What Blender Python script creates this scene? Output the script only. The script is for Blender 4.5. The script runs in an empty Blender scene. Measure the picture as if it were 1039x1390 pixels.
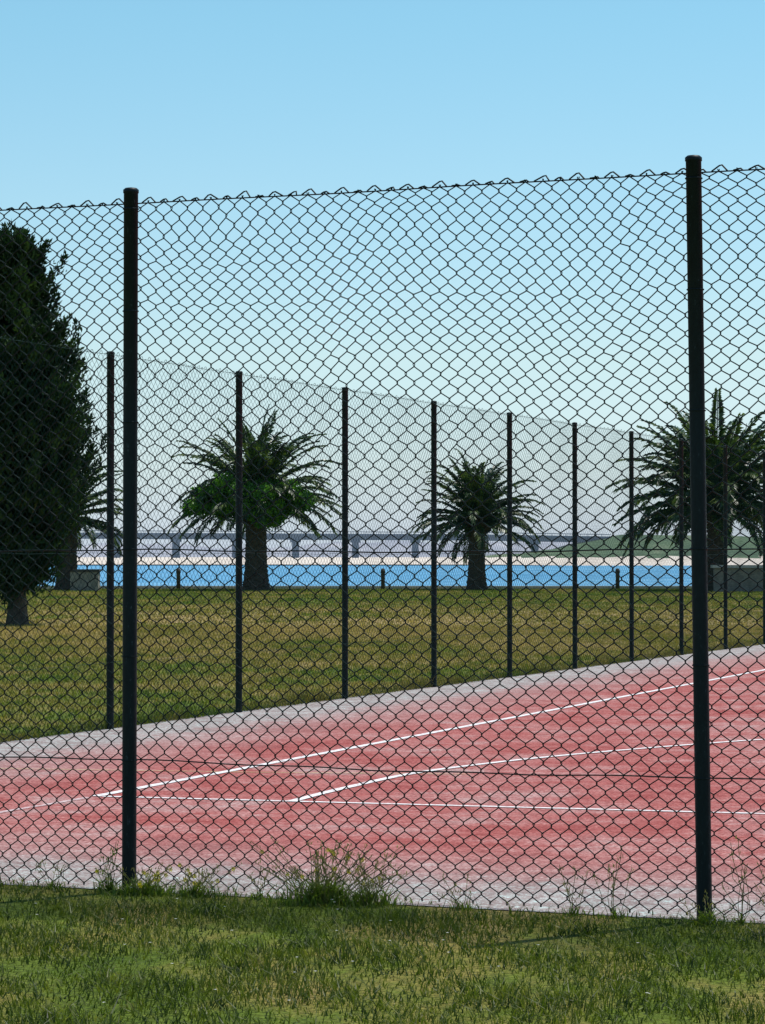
import bpy, math, random
import numpy as np
from mathutils import Vector
rng = np.random.default_rng(7)
scene = bpy.context.scene
COL = scene.collection

# ---------------------------------------------------------------- helpers
def mesh_np(name, V, F, mat, smooth=False, parent=None):
    V = np.asarray(V, dtype=np.float32).reshape(-1, 3)
    F = np.asarray(F, dtype=np.int32)
    me = bpy.data.meshes.new(name)
    me.vertices.add(len(V)); me.vertices.foreach_set("co", V.ravel())
    m, k = F.shape
    me.loops.add(m*k); me.loops.foreach_set("vertex_index", F.ravel())
    me.polygons.add(m); me.polygons.foreach_set("loop_start", np.arange(m, dtype=np.int32)*k)
    me.polygons.foreach_set("use_smooth", np.full(m, smooth, dtype=bool))
    me.update(calc_edges=True); me.validate()
    me.materials.append(mat)
    ob = bpy.data.objects.new(name, me); COL.objects.link(ob)
    if parent: ob.parent = parent
    return ob

def empty(name, loc=(0, 0, 0)):
    e = bpy.data.objects.new(name, None); e.location = (0, 0, 0); e.empty_display_size = .3
    COL.objects.link(e); return e

def tubes(P, r, sides, N):
    """P (n,m,3) polylines; N reference normal; returns verts, quads"""
    P = np.asarray(P, float); n, m, _ = P.shape
    T = np.empty_like(P)
    T[:, 1:-1] = P[:, 2:]-P[:, :-2]; T[:, 0] = P[:, 1]-P[:, 0]; T[:, -1] = P[:, -1]-P[:, -2]
    T /= np.linalg.norm(T, axis=2, keepdims=True)+1e-9
    B = np.cross(T, N); B /= np.linalg.norm(B, axis=2, keepdims=True)+1e-9
    N2 = np.cross(B, T)
    a = np.arange(sides)*2*math.pi/sides
    r = np.broadcast_to(np.asarray(r, float), (n, m))
    V = P[:, :, None, :]+r[:, :, None, None]*(np.cos(a)[None, None, :, None]*N2[:, :, None, :]+np.sin(a)[None, None, :, None]*B[:, :, None, :])
    i = np.arange(n)[:, None, None]*m*sides; j = np.arange(m-1)[None, :, None]*sides; s = np.arange(sides)[None, None, :]
    s2 = (s+1) % sides
    F = np.stack([i+j+s, i+j+s2, i+j+sides+s2, i+j+sides+s], -1).reshape(-1, 4)
    return V.reshape(-1, 3), F

def join(parts):
    Vs, Fs, o = [], [], 0
    for V, F in parts:
        V = np.asarray(V).reshape(-1, 3); Vs.append(V); Fs.append(np.asarray(F)+o); o += len(V)
    return np.vstack(Vs), np.vstack(Fs)

def lathe(profile, sides, cx=0, cy=0, bump=None):
    pr = np.array(profile, float); m = len(pr)
    a = np.arange(sides)*2*math.pi/sides
    R = np.repeat(pr[:, 0][:, None], sides, 1)
    if bump is not None: R = R*bump(a[None, :], pr[:, 1][:, None])
    V = np.stack([cx+R*np.cos(a), cy+R*np.sin(a), np.repeat(pr[:, 1][:, None], sides, 1)], -1)
    j = np.arange(m-1)[:, None]*sides; s = np.arange(sides)[None, :]; s2 = (s+1) % sides
    F = np.stack([j+s, j+s2, j+sides+s2, j+sides+s], -1).reshape(-1, 4)
    return V.reshape(-1, 3), F

def box(x0, x1, y0, y1, z0, z1):
    V = [(x0,y0,z0),(x1,y0,z0),(x1,y1,z0),(x0,y1,z0),(x0,y0,z1),(x1,y0,z1),(x1,y1,z1),(x0,y1,z1)]
    F = [(0,3,2,1),(4,5,6,7),(0,1,5,4),(1,2,6,5),(2,3,7,6),(3,0,4,7)]
    return np.array(V, float), np.array(F)

def mat(name):
    m = bpy.data.materials.new(name); m.use_nodes = True
    nt = m.node_tree; b = nt.nodes["Principled BSDF"]; return m, nt, b
def node(nt, t, **kw):
    n = nt.nodes.new(t)
    for k, v in kw.items(): setattr(n, k, v)
    return n
def ramp(nt, fac, stops):
    r = node(nt, "ShaderNodeValToRGB")
    el = r.color_ramp.elements
    while len(el) < len(stops): el.new(.5)
    for e, (p, c) in zip(el, stops):
        e.position = p; e.color = (*c, 1) if len(c) == 3 else c
    nt.links.new(fac, r.inputs[0]); return r.outputs[0]
def noise(nt, vec, scale, detail=4, rough=.55, sc=None):
    if sc is not None:
        mp = node(nt, "ShaderNodeVectorMath", operation='MULTIPLY'); mp.inputs[1].default_value = sc
        nt.links.new(vec, mp.inputs[0]); vec = mp.outputs[0]
    n = node(nt, "ShaderNodeTexNoise"); n.inputs["Scale"].default_value = scale
    n.inputs["Detail"].default_value = detail; n.inputs["Roughness"].default_value = rough
    nt.links.new(vec, n.inputs["Vector"]); return n.outputs[0]
def mixc(nt, fac, a, b, mode='MIX'):
    m = node(nt, "ShaderNodeMix", data_type='RGBA', blend_type=mode)
    for s, v in ((m.inputs[0], fac), (m.inputs[6], a), (m.inputs[7], b)):
        if hasattr(v, "links"): nt.links.new(v, s)
        elif isinstance(v, tuple): s.default_value = (*v, 1)
        else: s.default_value = v
    return m.outputs[2]
def math_(nt, op, a, b=0., clamp=False):
    m = node(nt, "ShaderNodeMath", operation=op); m.use_clamp = clamp
    for s, v in ((m.inputs[0], a), (m.inputs[1], b)):
        if hasattr(v, "links"): nt.links.new(v, s)
        else: s.default_value = v
    return m.outputs[0]
def pos(nt): return node(nt, "ShaderNodeNewGeometry").outputs["Position"]
def bumpn(nt, b, h, strength, dist):
    n = node(nt, "ShaderNodeBump"); n.inputs["Strength"].default_value = strength; n.inputs["Distance"].default_value = dist
    nt.links.new(h, n.inputs["Height"]); nt.links.new(n.outputs[0], b.inputs["Normal"])

# ---------------------------------------------------------------- materials
def leaf_material(name, stops, scale, transl=.35, rough=.5, spec=.3):
    m, nt, b = mat(name); p = pos(nt)
    n1 = noise(nt, p, scale, 5, .7)
    c = ramp(nt, n1, stops)
    nt.links.new(c, b.inputs["Base Color"]); b.inputs["Roughness"].default_value = rough
    b.inputs["Specular IOR Level"].default_value = spec
    t = node(nt, "ShaderNodeBsdfTranslucent")
    c2 = mixc(nt, 1., c, (1.3, 1.5, .6), 'MULTIPLY'); nt.links.new(c2, t.inputs[0])
    mx = node(nt, "ShaderNodeMixShader"); mx.inputs[0].default_value = transl
    nt.links.new(b.outputs[0], mx.inputs[1]); nt.links.new(t.outputs[0], mx.inputs[2])
    nt.links.new(mx.outputs[0], nt.nodes["Material Output"].inputs[0]); return m

def lawn_colour(nt, p):
    big = noise(nt, p, .30, 5, .65, (1.0, .4, 1))
    mid = noise(nt, p, 1.4, 6, .72, (1, .5, 1))
    fine = noise(nt, p, 40, 4, .7)
    sx = node(nt, "ShaderNodeSeparateXYZ"); nt.links.new(p, sx.inputs[0])
    d = math_(nt, 'SUBTRACT', sx.outputs[1], 60.); d = math_(nt, 'ABSOLUTE', d); d = math_(nt, 'DIVIDE', d, 34.)
    d = math_(nt, 'SUBTRACT', 1., d, True); d = math_(nt, 'MULTIPLY', d, .12)
    f = math_(nt, 'MULTIPLY', big, .5); f2 = math_(nt, 'MULTIPLY', mid, .5)
    f = math_(nt, 'ADD', f, f2); f = math_(nt, 'ADD', f, d)
    c = ramp(nt, f, [(.38, (.05, .10, .012)), (.47, (.125, .17, .026)), (.55, (.24, .205, .058)), (.65, (.40, .30, .14))])
    v = ramp(nt, fine, [(.3, (.25, .25, .25)), (.7, (1.5, 1.5, 1.4))])
    return mixc(nt, 1., c, v, 'MULTIPLY')
m_lawn, nt, b = mat("lawn_ground"); p = pos(nt)
nt.links.new(lawn_colour(nt, p), b.inputs["Base Color"]); b.inputs["Roughness"].default_value = .95
b.inputs["Specular IOR Level"].default_value = .1
bumpn(nt, b, noise(nt, p, 25, 4), 1., .05)
m_blade, nt, b = mat("lawn_blades"); p = pos(nt)
c = lawn_colour(nt, p); nt.links.new(c, b.inputs["Base Color"]); b.inputs["Roughness"].default_value = .6
b.inputs["Specular IOR Level"].default_value = .25
t = node(nt, "ShaderNodeBsdfTranslucent"); nt.links.new(mixc(nt, 1., c, (1.2, 1.3, .6), 'MULTIPLY'), t.inputs[0])
mx = node(nt, "ShaderNodeMixShader"); mx.inputs[0].default_value = .45
nt.links.new(b.outputs[0], mx.inputs[1]); nt.links.new(t.outputs[0], mx.inputs[2]); nt.links.new(mx.outputs[0], nt.nodes["Material Output"].inputs[0])

m_front = leaf_material("verge_grass_blades", [(.34, (.018, .035, .006)), (.48, (.07, .10, .014)), (.6, (.14, .155, .028)), (.72, (.28, .25, .09))], 5, .4, .5)
m_stalk = leaf_material("dry_stalks", [(.3, (.16, .15, .04)), (.7, (.38, .32, .14))], 14, .3, .7)
m_weed = leaf_material("weed_leaves", [(.3, (.06, .11, .012)), (.7, (.22, .28, .05))], 20, .4)
m_yel = leaf_material("yellow_petals", [(.3, (.7, .5, .02)), (.7, (.8, .65, .05))], 20, .3)
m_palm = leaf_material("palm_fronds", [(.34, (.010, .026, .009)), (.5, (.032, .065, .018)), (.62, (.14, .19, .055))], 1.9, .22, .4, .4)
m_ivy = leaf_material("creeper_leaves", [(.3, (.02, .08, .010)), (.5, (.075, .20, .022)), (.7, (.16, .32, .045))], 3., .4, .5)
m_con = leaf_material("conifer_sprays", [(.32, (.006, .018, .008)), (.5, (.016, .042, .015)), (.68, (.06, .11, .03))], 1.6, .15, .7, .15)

m_post, nt, b = mat("dark_green_painted_steel"); p = pos(nt)
n1 = noise(nt, p, 60, 5, .8, (1, 1, .35))
nt.links.new(ramp(nt, n1, [(.35, (.004, .009, .011)), (.62, (.007, .016, .018)), (.72, (.06, .085, .10))]), b.inputs["Base Color"])
b.inputs["Roughness"].default_value = .5; b.inputs["Specular IOR Level"].default_value = .2
bumpn(nt, b, n1, .25, .003)
def wire_mat(name, c1, c2, spec=.3):
    m, nt, b = mat(name); p = pos(nt)
    nt.links.new(ramp(nt, noise(nt, p, 5, 3), [(.35, c1), (.65, c2)]), b.inputs["Base Color"])
    b.inputs["Roughness"].default_value = .5; b.inputs["Specular IOR Level"].default_value = spec; return m
m_wire = wire_mat("green_coated_wire", (.004, .010, .010), (.009, .022, .016), .22)
m_wire2 = wire_mat("teal_coated_wire", (.004, .020, .017), (.008, .04, .03), .12)

# fences & court frame (metres, measured from the place)
A1 = np.array([-1.135, 12.57]); B1 = np.array([1.325, 11.55]); step1 = B1-A1; L1 = np.linalg.norm(step1); e1 = step1/L1
A2 = np.array([-2.358, 24.27]); step2 = np.array([.982, 2.58]); L2 = np.linalg.norm(step2); e2 = step2/L2
M = np.array([[e1[0], -e2[0]], [e1[1], -e2[1]]]); st = np.linalg.solve(M, A2-A1)
C = A1+e1*st[0]
n1v = np.array([-e1[1], e1[0]])        # into the court
n2v = np.array([e2[1], -e2[0]])        # into the court from back fence

def dist_node(nt, p, A, n):
    s = node(nt, "ShaderNodeVectorMath", operation='SUBTRACT'); nt.links.new(p, s.inputs[0]); s.inputs[1].default_value = (A[0], A[1], 0)
    d = node(nt, "ShaderNodeVectorMath", operation='DOT_PRODUCT'); nt.links.new(s.outputs[0], d.inputs[0]); d.inputs[1].default_value = (n[0], n[1], 0)
    return d.outputs["Value"]
m_court, nt, b = mat("worn_red_court_surface"); p = pos(nt)
d1 = dist_node(nt, p, A1, n1v); d2 = dist_node(nt, p, A2, n2v)
dd = math_(nt, 'MINIMUM', d1, d2)
nz = noise(nt, p, 1.6, 8, .8); nz = math_(nt, 'MULTIPLY', math_(nt, 'SUBTRACT', nz, .5), 2.4)
dd = math_(nt, 'ADD', dd, nz)
apr = ramp(nt, math_(nt, 'DIVIDE', dd, 4.), [(.15, (0, 0, 0)), (.30, (.6, .6, .6)), (.58, (1, 1, 1))])
grain = noise(nt, p, 48, 6, .88)
patch = noise(nt, p, .8, 9, .78)
red = ramp(nt, patch, [(.36, (.30, .058, .052)), (.46, (.37, .098, .088)), (.54, (.41, .150, .138)), (.64, (.42, .24, .225)), (.74, (.42, .31, .295))])
grey = ramp(nt, noise(nt, p, 2.3, 7, .8), [(.32, (.25, .19, .18)), (.68, (.45, .38, .365))])
c = mixc(nt, apr, grey, red)
c = mixc(nt, 1., c, ramp(nt, grain, [(.36, (.36, .33, .33)), (.5, (.94, .94, .94)), (.58, (1.3, 1.6, 1.6)), (.66, (1.65, 2.9, 2.9))]), 'MULTIPLY')
blot = noise(nt, p, 7, 7, .85)
c = mixc(nt, 1., c, ramp(nt, blot, [(.38, (.70, .60, .60)), (.51, (1, 1, 1)), (.66, (1.15, 1.55, 1.55))]), 'MULTIPLY')
nt.links.new(c, b.inputs["Base Color"]); b.inputs["Roughness"].default_value = .92; b.inputs["Specular IOR Level"].default_value = .12
bumpn(nt, b, grain, .6, .005)

def line_mat(name, col, lo, hi):
    m, nt, b = mat(name); p = pos(nt)
    b.inputs["Base Color"].default_value = (*col, 1); b.inputs["Roughness"].default_value = .8
    f = ramp(nt, noise(nt, p, 24, 6, .85), [(lo, (0, 0, 0)), (hi, (1, 1, 1))])
    t = node(nt, "ShaderNodeBsdfTransparent"); mx = node(nt, "ShaderNodeMixShader")
    nt.links.new(f, mx.inputs[0]); nt.links.new(t.outputs[0], mx.inputs[1]); nt.links.new(b.outputs[0], mx.inputs[2])
    nt.links.new(mx.outputs[0], nt.nodes["Material Output"].inputs[0]); return m
m_line = line_mat("worn_white_line_paint", (.80, .78, .77), .35, .50)
m_faint = line_mat("faded_yellow_line_paint", (.58, .45, .24), .38, .60)
m_faintw = line_mat("faded_white_line_paint", (.68, .55, .55), .38, .58)

def stone(name, c1, c2, scale=4):
    m, nt, b = mat(name); p = pos(nt); n = noise(nt, p, scale, 6, .7)
    nt.links.new(ramp(nt, n, [(.3, c1), (.7, c2)]), b.inputs["Base Color"]); b.inputs["Roughness"].default_value = .9
    bumpn(nt, b, n, .4, .03); return m
m_stone = stone("weathered_stone", (.13, .12, .10), (.30, .27, .22))
m_cope = stone("pale_concrete", (.38, .36, .32), (.55, .53, .48))
m_dark = stone("dark_weathered_wood", (.03, .028, .025), (.08, .07, .06))

def hazy(name, stops, scale, haze, f, sc=None):  # aerial haze painted in: a fixed share of emitted haze colour over the surface
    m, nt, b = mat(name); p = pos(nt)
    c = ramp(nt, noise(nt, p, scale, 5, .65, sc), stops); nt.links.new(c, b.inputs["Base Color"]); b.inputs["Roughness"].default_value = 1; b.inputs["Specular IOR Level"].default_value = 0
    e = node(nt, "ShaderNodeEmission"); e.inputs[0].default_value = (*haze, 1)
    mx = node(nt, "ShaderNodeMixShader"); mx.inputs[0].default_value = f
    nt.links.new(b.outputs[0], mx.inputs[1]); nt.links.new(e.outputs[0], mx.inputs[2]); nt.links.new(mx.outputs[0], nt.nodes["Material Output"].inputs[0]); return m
H = (.45, .60, .80)  # haze colour that the bridge and beach materials emit
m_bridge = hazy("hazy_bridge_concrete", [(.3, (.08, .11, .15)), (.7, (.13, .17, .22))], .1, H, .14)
m_sand = hazy("hazy_beach_sand", [(.3, (.58, .50, .41)), (.7, (.74, .66, .56))], .02, H, .12)
m_dune = hazy("hazy_dune_scrub", [(.35, (.035, .07, .03)), (.55, (.08, .13, .055)), (.74, (.26, .27, .17))], .035, (.42, .56, .62), .17, (1, .5, 3))
m_hill = hazy("hazy_distant_hills", [(.35, (.16, .18, .22)), (.58, (.30, .30, .33)), (.68, (.6, .57, .56))], .02, (.52, .60, .74), .58, (1, .3, 3))

m_water, nt, b = mat("sea_water"); p = pos(nt)
w = noise(nt, p, .5, 5, .65, (.35, 1, 1)); w2 = noise(nt, p, .06, 8, .8, (.2, 1, 1))
nt.links.new(ramp(nt, w2, [(.36, (.045, .21, .38)), (.5, (.10, .31, .50)), (.64, (.20, .42, .58))]), b.inputs["Base Color"])
b.inputs["Roughness"].default_value = .45; b.inputs["IOR"].default_value = 1.33; b.inputs["Specular IOR Level"].default_value = .15
bumpn(nt, b, w, .6, .25)

# ---------------------------------------------------------------- world, sun, camera
SUN_EL = math.radians(69); SUN_AZ = math.radians(50)
world = bpy.data.worlds.new("World"); scene.world = world; world.use_nodes = True
nt = world.node_tree; bg = nt.nodes["Background"]
sky = node(nt, "ShaderNodeTexSky", sky_type='NISHITA'); sky.sun_disc = False
sky.sun_elevation = SUN_EL; sky.sun_rotation = SUN_AZ; sky.air_density = 1.0; sky.dust_density = .3; sky.ozone_density = 2.5
tc = node(nt, "ShaderNodeTexCoord"); sx = node(nt, "ShaderNodeSeparateXYZ"); nt.links.new(tc.outputs["Generated"], sx.inputs[0])
tint = ramp(nt, sx.outputs[2], [(0., (.90, 1.13, 1.80)), (.03, (1.08, 1.22, 1.48)), (.07, (1.24, 1.33, 1.33)), (.19, (1.06, 1.46, 1.36)), (.5, (.90, 1.1, 1.15))])
nt.links.new(mixc(nt, 1., sky.outputs[0], tint, 'MULTIPLY'), bg.inputs[0]); bg.inputs[1].default_value = .10
sd = bpy.data.lights.new("sun", 'SUN'); sd.energy = 4.5; sd.angle = math.radians(.5); sd.color = (1, .965, .9)
so = bpy.data.objects.new("sun", sd); COL.objects.link(so); so.location = (20, 40, 60)
d = Vector((math.sin(SUN_AZ)*math.cos(SUN_EL), math.cos(SUN_AZ)*math.cos(SUN_EL), math.sin(SUN_EL)))
so.rotation_euler = d.to_track_quat('Z', 'Y').to_euler()

cd = bpy.data.cameras.new("camera"); cam = bpy.data.objects.new("camera", cd); COL.objects.link(cam); scene.camera = cam
cd.sensor_fit = 'HORIZONTAL'; cd.sensor_width = 36; cd.lens = 131.8; cd.clip_start = .1; cd.clip_end = 60000
cam.location = (0, 0, 1.5); cam.rotation_euler = (math.radians(90.9), 0, 0)
scene.view_settings.view_transform = 'Standard'; scene.view_settings.look = 'None'; scene.view_settings.exposure = 0

# ---------------------------------------------------------------- ground, court, water
SHORE = 127.0
def grid(x0, x1, y0, y1, nx, ny, z):
    X, Y = np.meshgrid(np.linspace(x0, x1, nx), np.linspace(y0, y1, ny)); Z = z(X, Y) if callable(z) else np.full_like(X, z)
    V = np.stack([X, Y, Z], -1).reshape(-1, 3); j, i = np.meshgrid(np.arange(ny-1), np.arange(nx-1), indexing='ij')
    a = j*nx+i; return V, np.stack([a, a+1, a+nx+1, a+nx], -1).reshape(-1, 4)
V, F = grid(-500, 500, -60, SHORE, 60, 40, 0.0); mesh_np("ground", V, F, m_lawn)
V, F = grid(-15000, 15000, 100, 30000, 3, 3, -2.0); mesh_np("sea_water", V, F, m_water)
c0 = C-n1v*.02-e1*.05; c1 = c0+e1*45; c2 = c1+e2*44; c3 = c0+e2*44
mesh_np("court_surface", [(*c, .004) for c in (c0, c1, c2, c3)], [(0, 1, 2, 3)], m_court)

def strip(name, pts, w, z, m):
    P = np.array(pts, float); T = np.gradient(P, axis=0); T /= np.linalg.norm(T, axis=1, keepdims=True)
    N = np.stack([-T[:, 1], T[:, 0]], -1)*w/2
    V = np.vstack([np.c_[P+N, np.full(len(P), z)], np.c_[P-N, np.full(len(P), z)]]); n = len(P); i = np.arange(n-1)
    return mesh_np(name, V, np.stack([i, i+n, i+n+1, i+1], -1), m)
LW = .060
K = np.array([-1.786, 17.44])
strip("court_side_line", [K, K+np.array([6.81, 19.36])*1.25], LW*1.2, .008, m_line)
strip("court_base_line", [K+np.array([.05, -.01]), K+np.array([4.006, -1.19])*2.6], LW, .0085, m_line)
key = np.array([(-.557, 17.06), (-.26, 18.0), (.206, 19.25), (.80, 20.25), (1.44, 21.1), (2.25, 22.0), (3.142, 22.85), (4.3, 23.6), (5.6, 24.0)])
def crom(P, n=8):
    out = []; Q = np.vstack([2*P[0]-P[1], P, 2*P[-1]-P[-2]])
    for i in range(1, len(Q)-2):
        for t in np.linspace(0, 1, n, endpoint=False):
            a, b_, c, d_ = Q[i-1:i+3]; out.append(.5*((2*b_)+(-a+c)*t+(2*a-5*b_+4*c-d_)*t*t+(-a+3*b_-3*c+d_)*t**3))
    out.append(P[-1]); return np.array(out)
strip("court_arc_line", crom(key), LW*1.1, .0095, m_line)
strip("court_extended_line", [K-np.array([.03, .08]), K-np.array([1.30, 3.2])], .05, .008, m_faintw)
strip("court_yellow_line", [(-3.6, 19.9), (-1.0, 19.4), (.6, 19.2)], .05, .007, m_faint)

# seawall with coping
V, F = join([box(-500, 500, SHORE, SHORE+.5, -4, .02), box(-500, 500, SHORE-.08, SHORE+.6, .022, .14)])
mesh_np("sea_wall", V, F, m_cope)
sw = empty("stone_wall")
V, F = box(13.9, 34, 117.2, 117.7, 0, 1.0); mesh_np("wall_body", V, F, m_stone, parent=sw)
V, F = box(13.8, 34.1, 117.1, 117.8, 1.003, 1.12); mesh_np("coping", V, F, m_cope, parent=sw)
sw = empty("stone_wall")
V, F = box(-13.4, -12.2, 120.2, 121, 0, .82); mesh_np("wall_body", V, F, m_stone, parent=sw)
V, F = box(-13.45, -12.15, 120.15, 121.05, .823, .93); mesh_np("coping", V, F, m_dark, parent=sw)
for px in (-9.2, 0.02, 10.6, -26, 24):
    V, F = lathe([(0, 0), (.09, 0), (.09, .72), (.11, .74), (.11, .82), (.07, .93), (0, .95)], 12, px, SHORE-.7)
    mesh_np("shore_bollard", V, F, m_dark, True)

# ---------------------------------------------------------------- far shore & bridge
def hz(x, y):
    base = np.interp(y, [1030, 1045, 1080, 1110, 1500, 1900], [-2.3, -.6, .0, 1.0, 1.0, 1])
    r = np.interp(x, [-1500, 30, 60, 80, 100, 1500], [.0, .0, .45, .95, 1.15, 1.15])
    d = np.exp(-((y-1105)/28)**2)*(5.2+.7*np.sin(x*.06)+.5*np.sin(x*.19+1)+.35*np.sin(x*.43))
    emb = np.exp(-((y-1180)/22)**2)*np.interp(x, [60, 78, 100, 150, 220], [0, 5.5, 9.6, 9., 5])
    return base*np.interp(x, [-1500, 40, 90], [.7, .7, 1])+np.maximum(r*d*1.1, emb)
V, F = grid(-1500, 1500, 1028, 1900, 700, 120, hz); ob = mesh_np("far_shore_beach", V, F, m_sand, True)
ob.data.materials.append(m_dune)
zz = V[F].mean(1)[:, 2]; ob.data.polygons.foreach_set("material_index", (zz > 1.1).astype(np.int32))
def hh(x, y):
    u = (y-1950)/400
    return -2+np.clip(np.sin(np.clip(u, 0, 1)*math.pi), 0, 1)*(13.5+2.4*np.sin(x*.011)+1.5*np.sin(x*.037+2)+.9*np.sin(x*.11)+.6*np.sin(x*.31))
V, F = grid(-2500, 2500, 1950, 2350, 900, 12, hh); mesh_np("hazy_distant_hills", V, F, m_hill, True)

br = empty("bridge")
BY = 1180.
def deckz(x): return 11.4 - .0045*(x+140) - np.clip(x-40, 0, None)*.012
xs = np.linspace(-700, 96, 120); parts = []
def deckstrip(y0, y1, zlo, zhi):
    n = len(xs); z = deckz(xs)
    V = np.vstack([np.c_[xs, np.full(n, y0), z+zlo], np.c_[xs, np.full(n, y1), z+zlo], np.c_[xs, np.full(n, y1), z+zhi], np.c_[xs, np.full(n, y0), z+zhi]])
    i = np.arange(n-1); F = np.vstack([np.stack([i+a*n, i+1+a*n, i+1+b2*n, i+b2*n], -1) for a, b2 in ((0, 1), (1, 2), (2, 3), (3, 0))]); return V, F
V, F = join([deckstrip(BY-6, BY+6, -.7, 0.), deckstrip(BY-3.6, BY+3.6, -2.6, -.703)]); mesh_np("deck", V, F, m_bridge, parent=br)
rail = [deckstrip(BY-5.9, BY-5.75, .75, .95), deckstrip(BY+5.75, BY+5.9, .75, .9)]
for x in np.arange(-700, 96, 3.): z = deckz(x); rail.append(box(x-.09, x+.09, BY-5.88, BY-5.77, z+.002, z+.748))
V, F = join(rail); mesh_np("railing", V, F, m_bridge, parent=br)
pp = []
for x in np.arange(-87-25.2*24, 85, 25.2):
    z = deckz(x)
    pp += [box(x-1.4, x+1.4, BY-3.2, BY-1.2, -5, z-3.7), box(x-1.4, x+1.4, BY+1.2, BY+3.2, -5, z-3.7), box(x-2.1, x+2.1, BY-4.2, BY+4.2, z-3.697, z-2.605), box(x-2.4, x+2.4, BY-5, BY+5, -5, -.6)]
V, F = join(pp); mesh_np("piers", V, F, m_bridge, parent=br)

# ---------------------------------------------------------------- chain-link fences
def warp(s, z, a=.75):
    ds = a*(.006*np.sin(2.7*s+3.1*z)+.004*np.sin(7.3*s-4.7*z+1))
    dz = a*(.010*np.sin(4.1*s+.9*z)+.005*np.sin(9.7*s-2.2*z+2)+.004*np.sin(1.3*s+8*z))
    dd = a*(.018*np.sin(2.2*s+1.9*z)+.01*np.sin(5.3*s-3.3*z))
    return ds, dz*np.clip(z, 0.3, 3), dd
def fence(A, e, nrm, smin, smax, posts, Hp, Htop, W, Hd, r, sides, rnd, mw, side, bay):
    root = empty("chain_link_fence")
    nd = np.array([nrm[0], nrm[1], 0.])
    def W3(s, z, d):
        return np.stack([A[0]+e[0]*s+nrm[0]*d, A[1]+e[1]*s+nrm[1]*d, z], -1)
    nw = int((smax-smin)/(W/2)); rows = int(round((Htop-.02)/(Hd/2)))
    if rows % 2: rows += 1
    k = np.arange(nw)[:, None]; j = np.arange(rows+1)[None, :]
    right = (j+k) % 2
    s = smin+(k+right)*W/2 + (right*2-1)*r*.7
    z = .02+j*Hd/2+np.zeros_like(k)
    if rnd:
        c = .0045
        s = np.repeat(s, 2, 1); z = np.stack([z-c, z+c], -1).reshape(nw, -1)
        dd = np.tile(np.array([-1., 1.]), rows+1)[None, :]*(np.repeat(right, 2, 1)*2-1)*r*.9
    else: dd = np.zeros_like(s)
    s = s+rng.normal(0, .0012, s.shape)
    z = z+np.repeat(rng.normal(0, .0016, (1, rows+1)), 2 if rnd else 1, 1)+rng.normal(0, .0008, z.shape)
    ds, dz, dp = warp(s, z)
    P = W3(s+ds, z+dz*np.clip((Htop-z)/.15, 0, 1), dd+side+dp)
    V1 = tubes(P, r, sides, nd)
    mesh_np("wire_mesh", V1[0], V1[1], mw, True, root)
    zt = .02+rows*Hd/2; parts = []
    kk = np.arange(nw); kk = kk[(kk+rows) % 2 == 1]; sx = smin+(kk+1)*W/2
    hgt = np.where(np.arange(len(kk)) % 2 == 0, .019, .004)+rng.normal(0, .003, len(kk)); lx = rng.normal(0, .006, len(kk))
    _, _, dp = warp(sx, np.full_like(sx, zt))
    wd = np.where(np.arange(len(kk)) % 2 == 0, .034, .02)
    tip = np.stack([W3(sx-wd, np.full_like(sx, zt-.004), side+dp), W3(sx+lx-.004, zt+hgt-.003, side+dp), W3(sx+lx+.006, zt+hgt, side+dp+.004), W3(sx+wd, np.full_like(sx, zt-.006), side+dp)], 1)
    parts.append(tubes(tip, r*1.35, sides, nd))
    V, F = join(parts); mesh_np("selvage_tips", V, F, mw, True, root)
    ts = []
    for h in (.585, 1.53, zt-.006):
        ss = np.arange(smin, smax, .12)
        ds, dz, dp = warp(ss, np.full_like(ss, h))
        off = 0 if h > 3 else 1
        ts.append(W3(ss, h+off*(-.012*np.abs(np.sin(math.pi*ss/bay))+.003*np.sin(ss*9)), side+dp+.004)[None])
    V, F = join([tubes(t_, r*1.15, sides, nd) for t_ in ts]); mesh_np("tension_wires", V, F, mw, True, root)
    pr = .0325; parts = []
    for (s0, lean) in posts:
        x, y = A[0]+e[0]*s0, A[1]+e[1]*s0
        prof = [(pr, -.3), (pr, 0.), (pr, 1.), (pr, 2.), (pr, Hp-.02), (pr+.003, Hp-.018), (pr+.003, Hp-.004), (pr*.8, Hp+.004), (0, Hp+.008)]
        V, F = lathe(prof, 20, x, y)
        V[:, 0] += lean*(V[:, 2]/Hp); parts.append((V, F))
        for h in (.585, 1.53, Htop-.03, 1.05, 2.1, 2.6):
            V, F = lathe([(pr+.003, h-.003), (pr+.005, h), (pr+.003, h+.003)], 16, x, y); V[:, 0] += lean*h/Hp
            parts.append((V, F))
    V, F = join(parts); mesh_np("posts", V, F, m_post, True, root)
    return root
sC = st[0]
fence(A1, e1, n1v, sC, 2*L1+1.4*L1, [(sC, 0), (-L1, 0), (0, .004), (L1, -.04), (2*L1, 0), (3*L1, 0)], 3.15, 3.09, .078, .075, .0027, 5, True, m_wire, .038, L1)
sC2 = st[1]
fence(A2, e2, n2v, sC2+.03, 11.5*L2, [(k*L2, 0) for k in range(int(math.ceil(sC2/L2)), 12)], 3.27, 3.2, .078, .075, .0017, 3, False, m_wire2, .036, L2)

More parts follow.
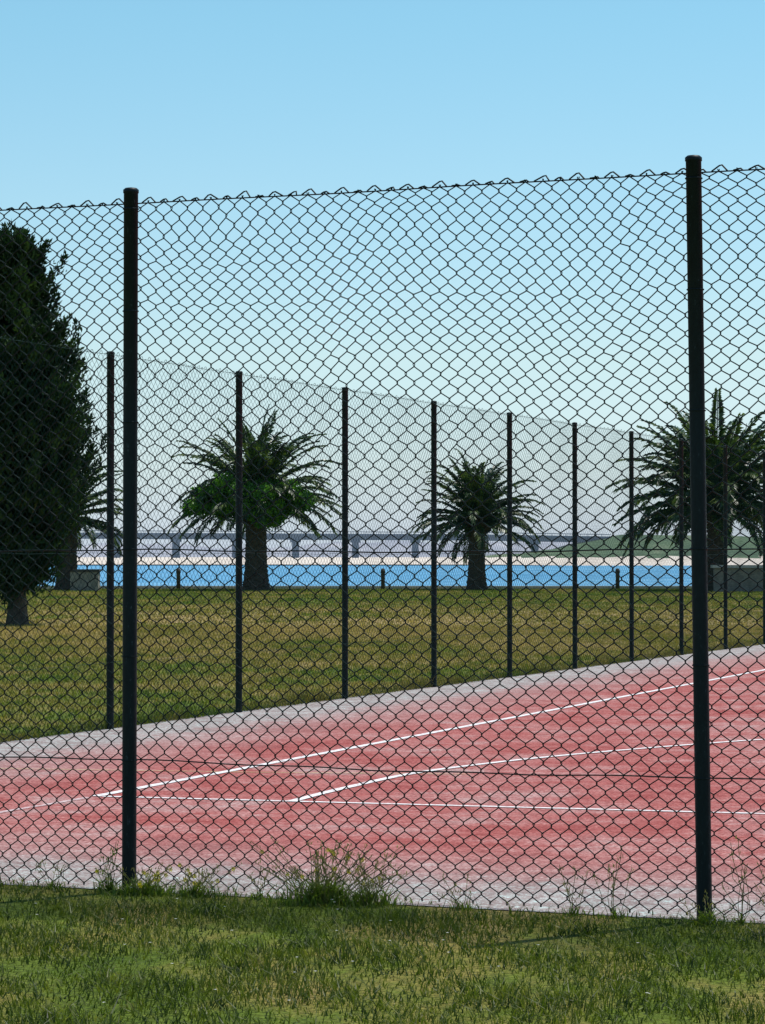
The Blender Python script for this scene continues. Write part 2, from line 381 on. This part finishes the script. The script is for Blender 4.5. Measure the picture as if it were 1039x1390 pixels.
# ---------------------------------------------------------------- blades
def blades(x, y, h, w, lean, z0=0.):
    n = len(x); a = rng.uniform(0, 2*math.pi, n); la = rng.uniform(0, 2*math.pi, n)
    ux, uy = np.cos(a), np.sin(a); lx, ly = np.cos(la)*lean*h, np.sin(la)*lean*h
    z0 = np.zeros(n)+z0
    rows = []
    for t, ww in ((0, 1.), (.5, .8), (1., .12)):
        cx = x+lx*t*t; cy = y+ly*t*t; cz = z0+h*t*(1-.25*lean*t)
        rows.append(np.stack([cx-ux*w*ww/2, cy-uy*w*ww/2, cz], -1)); rows.append(np.stack([cx+ux*w*ww/2, cy+uy*w*ww/2, cz], -1))
    V = np.stack(rows, 1).reshape(-1, 3); o = np.arange(n)[:, None]*6
    F = np.stack([o+0, o+1, o+3, o+2, o+2, o+3, o+5, o+4], -1).reshape(-1, 4)
    return V, F
def in_court(x, y, m=0.):
    P = np.stack([x, y], -1)-C
    return (P@n1v > -m) & (P@n2v > -m)
n = 130000
x = rng.uniform(-3.2, 3.2, n); y = rng.uniform(7.8, 15, n)
fd = -((np.stack([x, y], -1)-A1)@n1v)
edge = .12+.05*np.sin(x*5)+.04*np.sin(x*13+1)+.03*np.sin(x*31)
ok = (fd > edge-.2*rng.random(n)**2) & (fd < 5.5)
x, y, fd = x[ok], y[ok], fd[ok]
cl = np.clip(.5+.5*np.sin(x*3.1+y*2)*np.sin(y*4.3-x*1.7)+.3*np.sin(x*11+y*5), 0, 1.3)
thin = rng.random(len(x)) < np.clip(.4+cl, 0, 1); x, y, fd, cl = x[thin], y[thin], fd[thin], cl[thin]
h = rng.uniform(.010, .036, len(x))*(1+1.1*cl*np.clip(fd/.5, .3, 1))*(1+1.4*(rng.random(len(x)) < .03))
V, F = blades(x, y, h, rng.uniform(.003, .007, len(x)), rng.uniform(.2, 1.3, len(x)))
mesh_np("verge_grass", V, F, m_front)
def lawn_pts(n, y0, y1, hx):
    u = rng.random(n); y = np.sqrt(y0**2+u*(y1**2-y0**2)); x = rng.uniform(-1, 1, n)*y*hx
    k = ~in_court(x, y, .02); return x[k], y[k]
x, y = lawn_pts(190000, 15, 60, .2)
V1, F1 = blades(x, y, rng.uniform(.025, .06, len(x)), rng.uniform(.008, .018, len(x)), rng.uniform(.3, 1.3, len(x)))
x, y = lawn_pts(110000, 55, 126.5, .2)
V2, F2 = blades(x, y, rng.uniform(.025, .07, len(x)), rng.uniform(.02, .05, len(x)), rng.uniform(.3, 1.2, len(x)))
n = 14000; s = rng.uniform(sC2, 12*L2, n); dd = -np.abs(rng.normal(0, .12, n))-.0
x = A2[0]+e2[0]*s+n2v[0]*dd; y = A2[1]+e2[1]*s+n2v[1]*dd
cl = np.clip(.5+.6*np.sin(s*1.7)+.5*np.sin(s*4.1+1), .15, 1.3)
V3, F3 = blades(x, y, rng.uniform(.04, .15, n)*cl, rng.uniform(.006, .014, n), rng.uniform(.2, .9, n))
V, F = join([(V1, F1), (V2, F2), (V3, F3)]); mesh_np("lawn_grass", V, F, m_blade)

def weed(name, cx, cy, rad, nb, hb, ns, hs, flowers=0, lean=.7, sm=m_stalk):
    root = empty(name)
    r = np.abs(rng.normal(0, rad*.42, nb)); a = rng.uniform(0, 2*math.pi, nb)
    V, F = blades(cx+r*np.cos(a)*1.5, cy+r*np.sin(a)*.5, rng.uniform(.25, 1, nb)*hb*np.exp(-(r/rad)**2), rng.uniform(.003, .008, nb), rng.uniform(.3, 1.2, nb))
    mesh_np("leaves", V, F, m_weed, parent=root)
    pts = []; heads = []
    for i in range(ns):
        a = rng.uniform(0, 2*math.pi); h = hs*rng.uniform(.4, 1); q = rad*rng.uniform(.1, 1)
        bx, by = cx+.35*q*math.cos(a), cy+.25*q*math.sin(a)*.6
        t = np.linspace(0, 1, 6); w = rng.normal(0, .014, 2)
        P = np.stack([bx+q*math.cos(a)*t**1.4+w[0]*np.sin(t*5), by+q*math.sin(a)*.6*t**1.4+w[1]*np.sin(t*4), h*t], -1); pts.append(P)
        for _ in range(7):
            tt = rng.uniform(.72, 1.02); heads.append((np.array([np.interp(tt, t, P[:, q_]) for q_ in range(3)])+rng.normal(0, .007, 3)))
    V, F = tubes(np.array(pts), .0014, 3, np.array([0, 1, .01])); mesh_np("stalks", V, F, sm, parent=root)
    Hh = np.array(heads); V, F = blades(Hh[:, 0], Hh[:, 1], rng.uniform(.01, .022, len(Hh)), rng.uniform(.003, .006, len(Hh)), rng.uniform(.2, 1, len(Hh)), Hh[:, 2])
    mesh_np("seed_heads", V, F, sm, parent=root)
    if flowers:
        Pf = Hh[rng.integers(0, len(Hh), flowers)]
        V, F = [], []
        for p_ in Pf:
            for q in range(6):
                a = q*math.pi/3; o = len(V); r_ = .008
                V += [tuple(p_), tuple(p_+np.array([math.cos(a-.4)*r_, .003, math.sin(a-.4)*r_])), tuple(p_+np.array([math.cos(a)*r_*1.3, -.004, math.sin(a)*r_*1.3])), tuple(p_+np.array([math.cos(a+.4)*r_, .003, math.sin(a+.4)*r_]))]
                F.append((o, o+1, o+2, o+3))
        mesh_np("flowers", V, F, m_yel, parent=root)
def onf(s, d): q = A1+e1*s+n1v*d; return q[0], q[1]
weed("flowering_weed", *onf(1.0, -.12), .26, 700, .17, 85, .28, 12)
weed("flowering_weed", *onf(1.20, -.09), .15, 220, .12, 30, .24, 4)
weed("flowering_weed", *onf(.14, -.10), .18, 380, .11, 22, .14, 13)
weed("flowering_weed", *onf(.38, -.08), .16, 260, .10, 20, .15, 8)
weed("flowering_weed", *onf(-.08, -.05), .05, 70, .13, 10, .23, 1, sm=m_weed)
for s_, hh_ in ((2.3, .30), (2.84, .36), (3.0, .26), (2.12, .22), (1.62, .15), (-.35, .13), (.66, .15)):
    weed("tall_wild_grass", *onf(s_, -.07), .08, 50, .07, 7, hh_)
weed("flowering_weed", *onf(2.72, -.14), .1, 140, .10, 8, .13, 0)
n = 60; x = rng.uniform(-2, 2, n); y = rng.uniform(9, 12.6, n); ok = -((np.stack([x, y], -1)-A1)@n1v) > .2; x, y = x[ok], y[ok]
P = np.stack([x, y, rng.uniform(.03, .05, len(x))], -1)[:, None, :]+np.array([[(math.cos(a)*r_, math.sin(a)*r_, .002) for a, r_ in ((0, .007), (1.57, .007), (3.14, .007), (4.71, .007))]])
m_daisy = leaf_material("daisy_petals", [(.3, (.7, .7, .66)), (.7, (.8, .8, .78))], 20, .3)
mesh_np("daisy_flowers", P.reshape(-1, 3), np.arange(len(x)*4).reshape(-1, 4), m_daisy)

# ---------------------------------------------------------------- palms
def leafcloud(name, cl, per, size, m, root, r_):
    VV = []
    for (x, y, z, r) in cl:
        d = r_.normal(0, 1, (per, 3)); d /= np.linalg.norm(d, axis=1, keepdims=True)
        rad = r*(.45+.65*r_.random((per, 1)))*(1+.2*np.sin(d[:, :1]*7)*np.cos(d[:, 1:2]*6))
        P = np.array([x, y, z])+d*rad*np.array([1.1, 1.1, .8])
        u = r_.normal(0, 1, (per, 3)); u /= np.linalg.norm(u, axis=1, keepdims=True)
        v = np.cross(u, d+r_.normal(0, .5, (per, 3))); v /= np.linalg.norm(v, axis=1, keepdims=True)+1e-6
        s = size*r_.uniform(.6, 1.3, (per, 1))
        VV.append(np.stack([P-u*s, P-v*s*.5, P+u*s, P+v*s*.5], 1).reshape(-1, 3))
    V = np.vstack(VV); F = np.arange(len(V)).reshape(-1, 4); return mesh_np(name, V, F, m, False, root)
def palm(px, py, th, L, nf, tr, seed, up=1., creeper=False, lw=.05):
    r_ = np.random.default_rng(seed); root = empty("palm_tree")
    zs = np.linspace(0, th, 60); prof = []
    for z in zs:
        t = z/th; rr = tr*(1+.38*math.exp(-t*7)-.06*t+.30*math.exp(-((t-.95)/.13)**2)); prof.append((rr, z))
    prof.append((tr*.3, th+.25))
    def bump(a, z): return 1+.06*np.sign(np.sin(a*9+z*14))*np.abs(np.sin(a*9-z*14))+.04*np.sin(a*5+z*31)
    V, F = lathe(prof, 40, px, py, bump); mesh_np("trunk", V, F, m_trunk, False, root)
    LV, LF, RP = [], [], []; o = 0
    for i in range(nf):
        u = (i+.5)/nf; ph = i*2.39996+r_.normal(0, .2)
        el = math.radians(80-92*u**.8)+r_.normal(0, .10); ll = L*(.82+.30*r_.random())
        m = 30; ds = ll/m; P = [np.array([px, py, th+.1-.25*u])+np.array([math.cos(ph)*math.cos(el), math.sin(ph)*math.cos(el), math.sin(el)])*.15]
        e_ = el; cu = (.55+.55*r_.random())*up; D = []; tw = r_.normal(0, .25)
        for q in range(m):
            t = q/m; e_ -= cu*(.15+2.3*t*t)*(.3+.7*max(0, math.cos(e_)))*ds/ll*1.35
            ph2 = ph+tw*t*t*.5
            dvec = np.array([math.cos(ph2)*math.cos(e_), math.sin(ph2)*math.cos(e_), math.sin(e_)]); D.append(dvec); P.append(P[-1]+dvec*ds)
        P = np.array(P); D = np.array(D+[D[-1]]); RP.append(P)
        side = np.cross(D, [0, 0, 1.]); nn = np.linalg.norm(side, axis=1, keepdims=True); side = np.where(nn > .05, side/np.maximum(nn, .05), np.array([math.sin(ph), -math.cos(ph), 0]))
        upv = np.cross(side, D)
        nl = 56
        tt = np.linspace(.10, .995, nl)
        Pi = np.stack([np.interp(tt, np.linspace(0, 1, m+1), P[:, q]) for q in range(3)], -1)
        idx = np.clip((tt*m).astype(int), 0, m)
        for sg in (-1, 1):
            lenl = L*.145*np.clip(np.sin(np.clip(tt*1.0, 0, 1)**.8*math.pi)**.5, .42, 1)*(1+r_.normal(0, .10, nl))
            fwd = .85+.6*tt+r_.normal(0, .07, nl)
            v = sg*side[idx]+fwd[:, None]*D[idx]+(.15+r_.normal(0, .13, nl))[:, None]*upv[idx]
            v /= np.linalg.norm(v, axis=1, keepdims=True); tip = Pi+v*lenl[:, None]; tip[:, 2] -= .30*lenl
            wv = D[idx]*lw+upv[idx]*lw*.35*r_.choice([-1, 1], (nl, 1))
            mid = Pi+v*lenl[:, None]*.5
            V = np.stack([Pi, mid-wv, tip, mid+wv], 1).reshape(-1, 3)
            LV.append(V); LF.append(np.arange(nl)[:, None]*4+np.arange(4)+o); o += nl*4
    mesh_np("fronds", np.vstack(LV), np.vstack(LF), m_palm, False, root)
    RR = np.linspace(.045, .012, RP[0].shape[0])[None, :]
    V, F = tubes(np.array(RP), RR, 4, np.array([.02, .01, 1.])); mesh_np("frond_stems", V, F, m_palm, True, root)
    ns = 110; a = r_.uniform(0, 2*math.pi, ns); z = th-r_.uniform(-.1, .8, ns); l = r_.uniform(.25, .55, ns)
    st_ = np.stack([np.stack([px+np.cos(a)*tr*.9, py+np.sin(a)*tr*.9, z], -1), np.stack([px+np.cos(a)*(tr+l*.6), py+np.sin(a)*(tr+l*.6), z+l*.5], -1)], 1)
    V, F = tubes(st_, np.array([[.05, .03]]), 4, np.array([.3, .2, 1.])); mesh_np("frond_stubs", V, F, m_trunk, False, root)
    if creeper:
        cl = []
        for q in range(64):
            a = r_.uniform(0, 2*math.pi); rr = r_.uniform(.05, 1)**.6
            cl.append((px-.3+2.45*rr*math.cos(a), py-1.5+1.5*rr*math.sin(a), th-.2+1.0*r_.uniform(-.9, 1)*(1-.5*rr*rr), r_.uniform(.30, .56)))
        leafcloud("creeper_foliage", cl, 540, .09, m_ivy, root, r_)
        # woody runners carrying the creeper out from the trunk
        ends = np.array([c_[:3] for c_ in cl[::3]]); b0 = np.tile(np.array([px, py-tr*.8, th-1.2]), (len(ends), 1))
        V, F = tubes(np.stack([b0, (b0+ends)/2+np.array([0, 0, -.15]), ends], 1), np.array([[.05, .035, .015]]), 4, np.array([.2, .9, .3]))
        mesh_np("creeper_stems", V, F, m_trunk, False, root)
    return root
m_trunk = stone("palm_trunk_bark", (.028, .022, .016), (.11, .085, .06), 9)
palm(-5.55, 123, 4.05, 3.8, 88, .46, 11, .95, True, .055)
palm(4.17, 124, 3.1, 2.85, 84, .36, 12, 1.05, False, .048)
palm(14.5, 121.5, 3.75, 4.6, 100, .42, 13, 1.05, False, .075)
palm(-13.9, 123.5, 3.3, 2.9, 70, .42, 14, 1.0)

# ---------------------------------------------------------------- conifer
def conifer(cx, cy, Ht, seed, sc=1.):
    r_ = np.random.default_rng(seed); root = empty("conifer_tree")
    prof = [(.26, 0), (.2, .3), (.17, 1.), (.12, 4), (.05, 7.0), (0, Ht-.9)]
    V, F = lathe(prof, 14, cx+.1, cy, lambda a, z: 1+.1*np.sin(a*4+z*5)); mesh_np("trunk", V, F, m_trunk, True, root)
    hs = np.array([.0, .6, .95, 1.7, 2.4, 3.2, 4.0, 5.0, 6.1, 6.7, 7.6, 8.1, 8.6])*Ht/8.75
    rs = np.array([.15, .3, .62, 1.2, 1.48, 1.64, 1.62, 1.46, 1.12, .82, .55, .30, .06])*sc
    br = []; sp = []
    for i in range(290):
        z = .6+(Ht-1.25)*r_.random()**.85; R = np.interp(z, hs, rs); a = r_.uniform(0, 2*math.pi)
        R *= 1+.08*math.sin(a*3+z*1.7)+.06*math.sin(a*5-z*3.1)
        q = R*(1 if r_.random() < .75 else r_.uniform(.3, .9))*r_.uniform(.82, 1.05)
        cc = np.array([cx+q*math.cos(a), cy+q*math.sin(a), z]); base = np.array([cx+.1, cy, max(.4, z-.5*q)])
        br.append(np.stack([base, (base+cc)/2+np.array([0, 0, -.05]), cc]))
        for g in range(4):
            c2 = cc+r_.normal(0, .14, 3); axis = np.array([math.cos(a)*.45, math.sin(a)*.45, 1.])+r_.normal(0, .22, 3); axis /= np.linalg.norm(axis)
            n_ = 75; t = r_.random((n_, 1)); P = c2+axis*(t*.5-.22)+r_.normal(0, .085, (n_, 3))*(1.15-t)
            dirv = axis+r_.normal(0, .42, (n_, 3)); dirv /= np.linalg.norm(dirv, axis=1, keepdims=True)
            s_ = np.cross(dirv, r_.normal(0, 1, (n_, 3))); s_ /= np.linalg.norm(s_, axis=1, keepdims=True)
            l = r_.uniform(.07, .17, (n_, 1))
            sp.append(np.stack([P, P+dirv*l*.5+s_*l*.17, P+dirv*l, P+dirv*l*.5-s_*l*.17], 1).reshape(-1, 3))
    n_ = 14000; z = .8+(Ht-1.6)*r_.random(n_); R = np.interp(z, hs, rs)*np.sqrt(r_.random(n_))*.85; a = r_.uniform(0, 2*math.pi, n_)
    P = np.stack([cx+R*np.cos(a), cy+R*np.sin(a), z], -1); u = r_.normal(0, 1, (n_, 3)); u /= np.linalg.norm(u, axis=1, keepdims=True)
    v = np.cross(u, r_.normal(0, 1, (n_, 3))); v /= np.linalg.norm(v, axis=1, keepdims=True)
    sp.append(np.stack([P-u*.12, P-v*.06, P+u*.12, P+v*.06], 1).reshape(-1, 3))
    V, F = tubes(np.array(br), np.array([[.03, .018, .006]]), 3, np.array([.1, .2, 1.])); mesh_np("limbs", V, F, m_trunk, False, root)
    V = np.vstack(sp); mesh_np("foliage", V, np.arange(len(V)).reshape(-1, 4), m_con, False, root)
conifer(-8.05, 61, 8.9, 5)
conifer(-11.0, 63, 8.2, 6)
